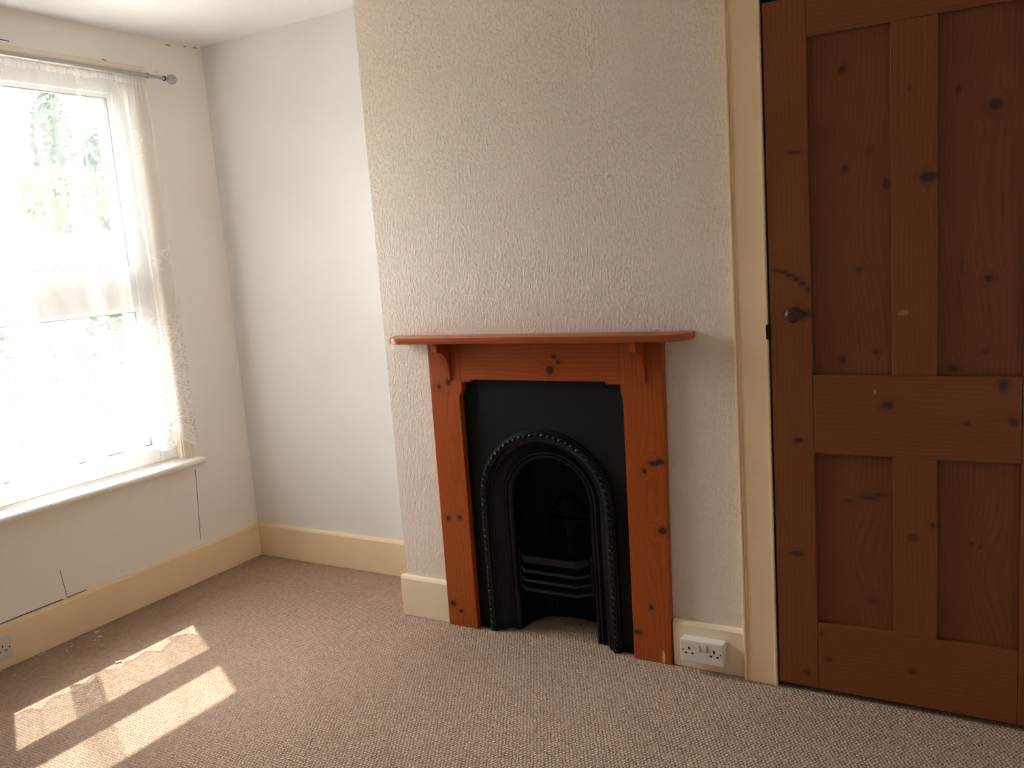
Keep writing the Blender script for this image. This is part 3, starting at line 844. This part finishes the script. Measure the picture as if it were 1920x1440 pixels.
# ------------------------------------------------------------------ litter on the carpet
def flake(x, y, sx, sy, rot, label, group=None, tilt=0.0, th=0.0012, z=0.0008, name='paint_flake', mt=None):
    bm = NEW()
    rnd = random.Random(int(x * 9999))
    n_ = 7
    pts = [(sx * math.cos(2 * PI * k / n_) * rnd.uniform(0.75, 1.1), sy * math.sin(2 * PI * k / n_) * rnd.uniform(0.75, 1.1)) for k in range(n_)]
    prism(bm, pts, 'z', 0, th)
    o = obj(name, bm, mt or M_FLAKE)
    o.location = (x, y, z)
    o.rotation_euler = (0, tilt, rot)
    return tag(o, label, 'paint flake', group)
G = 'small paint flakes on the carpet under the window'
LBL = 'tiny pale paint flake lying on the beige carpet under the window'
for (x, y, sx, sy, r) in ((0.081, -1.076, 0.006, 0.003, 0.8), (0.0885, -1.099, 0.004, 0.0025, 1.9), (0.106, -1.109, 0.004, 0.0025, 0.4), (0.062, -1.060, 0.005, 0.003, 0.3),
                          (0.118, -1.000, 0.004, 0.003, 0.9), (0.107, -1.315, 0.006, 0.0015, 0.75), (0.16, -1.13, 0.003, 0.002, 0.2), (0.19, -1.02, 0.003, 0.002, 1.2)):
    flake(x, y, sx, sy, r, LBL, G)
flake(0.105, -0.970, 0.010, 0.006, 0.6, 'larger pale paint flake on the carpet, between the skirting and sun patch')
flake(0.052, -0.944, 0.012, 0.006, 0.5, 'greyish curled paint flake closest to the skirting under the window')
flake(0.0285, -1.163, 0.002, 0.017, 0.12, 'long thin paint sliver lying along the foot of the left skirting board')
bm = NEW(); tube(bm, [(-0.011, 0, 0), (0.011, 0, 0)], 0.0035, 10)
o = obj('plastic_plug', bm, M_UPVC, None, True); o.location = (0.394, -1.092, 0.0045); o.rotation_euler = (0, 0, 1.1)
tag(o, 'small white tubular scrap at the near edge of the sunlit patch', 'scrap')

# ------------------------------------------------------------------ outside the window
M_LEAF = [plain('leaf_dark', (0.020, 0.040, 0.024), 0.6, 0.2, vary=0.25), plain('leaf_mid', (0.045, 0.080, 0.03), 0.6, 0.2, vary=0.3), plain('leaf_yellow', (0.11, 0.13, 0.045), 0.6, 0.2, vary=0.3)]
M_RENDER = plain('white_render', (0.75, 0.74, 0.72), 0.9, 0.1, 0, 30, 0.2, 0.01)
M_HOUSE = plain('pale_house_wall', (0.62, 0.62, 0.66), 0.9, 0.1)
M_SLATE = plain('grey_slate_roof', (0.20, 0.20, 0.25), 0.7, 0.2)
M_PAVE = plain('pale_paving', (0.60, 0.57, 0.52), 0.9, 0.1, 0, 20, 0.2, 0.01)
M_GRASS = plain('garden_grass', (0.10, 0.16, 0.05), 0.9, 0.1, vary=0.3)
M_BARK = plain('ivy_bark', (0.06, 0.05, 0.04), 0.9, 0.1)
bm = NEW(); bx(bm, -5.3, -0.30, -8, 12, -0.62, -0.5)
struct('ground_patio', bm, M_PAVE, 'pale sunlit paving below the window outside', 'paving')
bm = NEW(); bx(bm, -5.6, -5.3, -8, 12, -0.62, 1.9)
struct('wall_garden', bm, M_RENDER, 'white retaining wall across the garden seen through the net', 'garden wall')
bm = NEW(); prism(bm, [(-5.6, 1.5), (-5.6, 1.86), (-30, 3.6), (-30, 1.5)], 'y', -12, 26)
struct('ground_lawn', bm, M_GRASS, 'sloping garden lawn above the white retaining wall', 'lawn')

def foliage(bm, c, rad, n_, ls, seed):
    rnd = random.Random(seed)
    for _ in range(n_):
        while True:
            p = Vector((rnd.uniform(-1, 1), rnd.uniform(-1, 1), rnd.uniform(-1, 1)))
            if 0.25 < p.length < 1: break
        q = Vector((c[0] + p.x * rad[0], c[1] + p.y * rad[1], c[2] + p.z * rad[2]))
        a = Vector((rnd.uniform(-1, 1), rnd.uniform(-1, 1), rnd.uniform(-1, 1))).normalized()
        b_ = a.orthogonal().normalized()
        s_ = ls * rnd.uniform(0.6, 1.3)
        vs_ = [bm.verts.new(q + a * s_), bm.verts.new(q + b_ * s_ * 0.45), bm.verts.new(q - a * s_), bm.verts.new(q - b_ * s_ * 0.45)]
        f = bm.faces.new(vs_)
        f.material_index = 0 if rnd.random() < 0.75 else 1
def plant(name, label, cat, loc, rad, n_, ls, mats, trunk=0.04, seed=1, group=None):
    t = thing(name, label, cat, loc, group)
    bm = NEW(); foliage(bm, (loc[0], loc[1], loc[2] + rad[2] * (1.45 if name == 'garden_plant' else 1.0)), rad, n_, ls, seed)
    obj('foliage', bm, mats, t)
    bm = NEW(); tube(bm, [(loc[0], loc[1], loc[2] - 0.02), (loc[0] + 0.02, loc[1], loc[2] + rad[2] * 1.3)], [trunk, trunk * 0.6], 8)
    obj('stem', bm, M_BARK, t)
plant('ivy_tree', 'slim dark ivy covered tree in front of the far house', 'tree', (-11.5, 6.75, 2.27), (0.32, 0.32, 1.25), 1500, 0.10, [M_LEAF[0], M_LEAF[0]], 0.12, 1)
plant('evergreen_hedge', 'tall dark evergreen at the right edge of the window view', 'tree', (-8.6, 5.75, 2.06), (0.5, 0.42, 0.82), 1600, 0.09, [M_LEAF[0], M_LEAF[0]], 0.08, 2)
plant('garden_shrub', 'yellowish green rounded shrub on the lawn seen through upper glass', 'shrub', (-8.2, 4.65, 2.05), (0.5, 0.62, 0.48), 1400, 0.08, [M_LEAF[2], M_LEAF[1]], 0.05, 3)
plant('garden_shrub', 'pale green shrub low at the left of the upper window glass', 'shrub', (-9.6, 4.4, 2.15), (0.5, 0.5, 0.42), 900, 0.08, [M_LEAF[1], M_LEAF[2]], 0.05, 4)
for k, (x, y, h_, lb) in enumerate(((-4.4, 2.42, 0.66, 'leafy plant with yellow flecks in front of the white garden wall'), (-4.5, 1.50, 0.62, 'leafy plant at the left of the lower window glass'),
                                   (-4.4, 3.32, 0.78, 'dark leafy plant at the right of the lower window glass'))):
    plant('garden_plant', lb, 'plant', (x, y, -0.5), (0.35, 0.40, h_), 900, 0.07, [M_LEAF[0], M_LEAF[1]], 0.03, 10 + k)
hs_ = thing('neighbour_house', 'pale neighbouring house with slate roof beyond the garden', 'house', (-17, 10, 2.6))
bm = NEW(); bx(bm, -20, -16, 5.0, 10.0, 2.3, 4.9); obj('house_wall', bm, M_HOUSE, hs_)
bm = NEW(); prism(bm, [(-15.7, 4.85), (-18, 6.4), (-20.3, 4.85)], 'y', 4.8, 10.2); obj('roof', bm, M_SLATE, hs_)
for yy in (6.3, 8.4):
    bm = NEW(); bx(bm, -16.02, -15.97, yy, yy + 0.8, 3.5, 4.5); obj('house_window', bm, M_SLATE, hs_)
gb = thing('gabled_house', 'white gabled house at the top right of the window view', 'house', (-15, 11.5, 2.6))
bm = NEW(); prism(bm, [(10.4, 2.3), (10.4, 4.6), (12.2, 5.7), (14.0, 4.6), (14.0, 2.3)], 'x', -18, -14.6); obj('house_wall', bm, M_RENDER, gb)
bm = NEW(); prism(bm, [(10.1, 4.5), (12.2, 5.8), (14.3, 4.5), (14.3, 4.65), (12.2, 5.95), (10.1, 4.65)], 'x', -18.2, -14.4); obj('roof', bm, M_SLATE, gb)
bm = NEW(); tube(bm, [(-6.6, 3.92, 1.9), (-6.75, 3.94, 3.6)], 0.02, 8)
o = obj('washing_line_pole', bm, M_RENDER, None, True); tag(o, 'thin white washing line pole on the lawn seen through the window', 'pole')
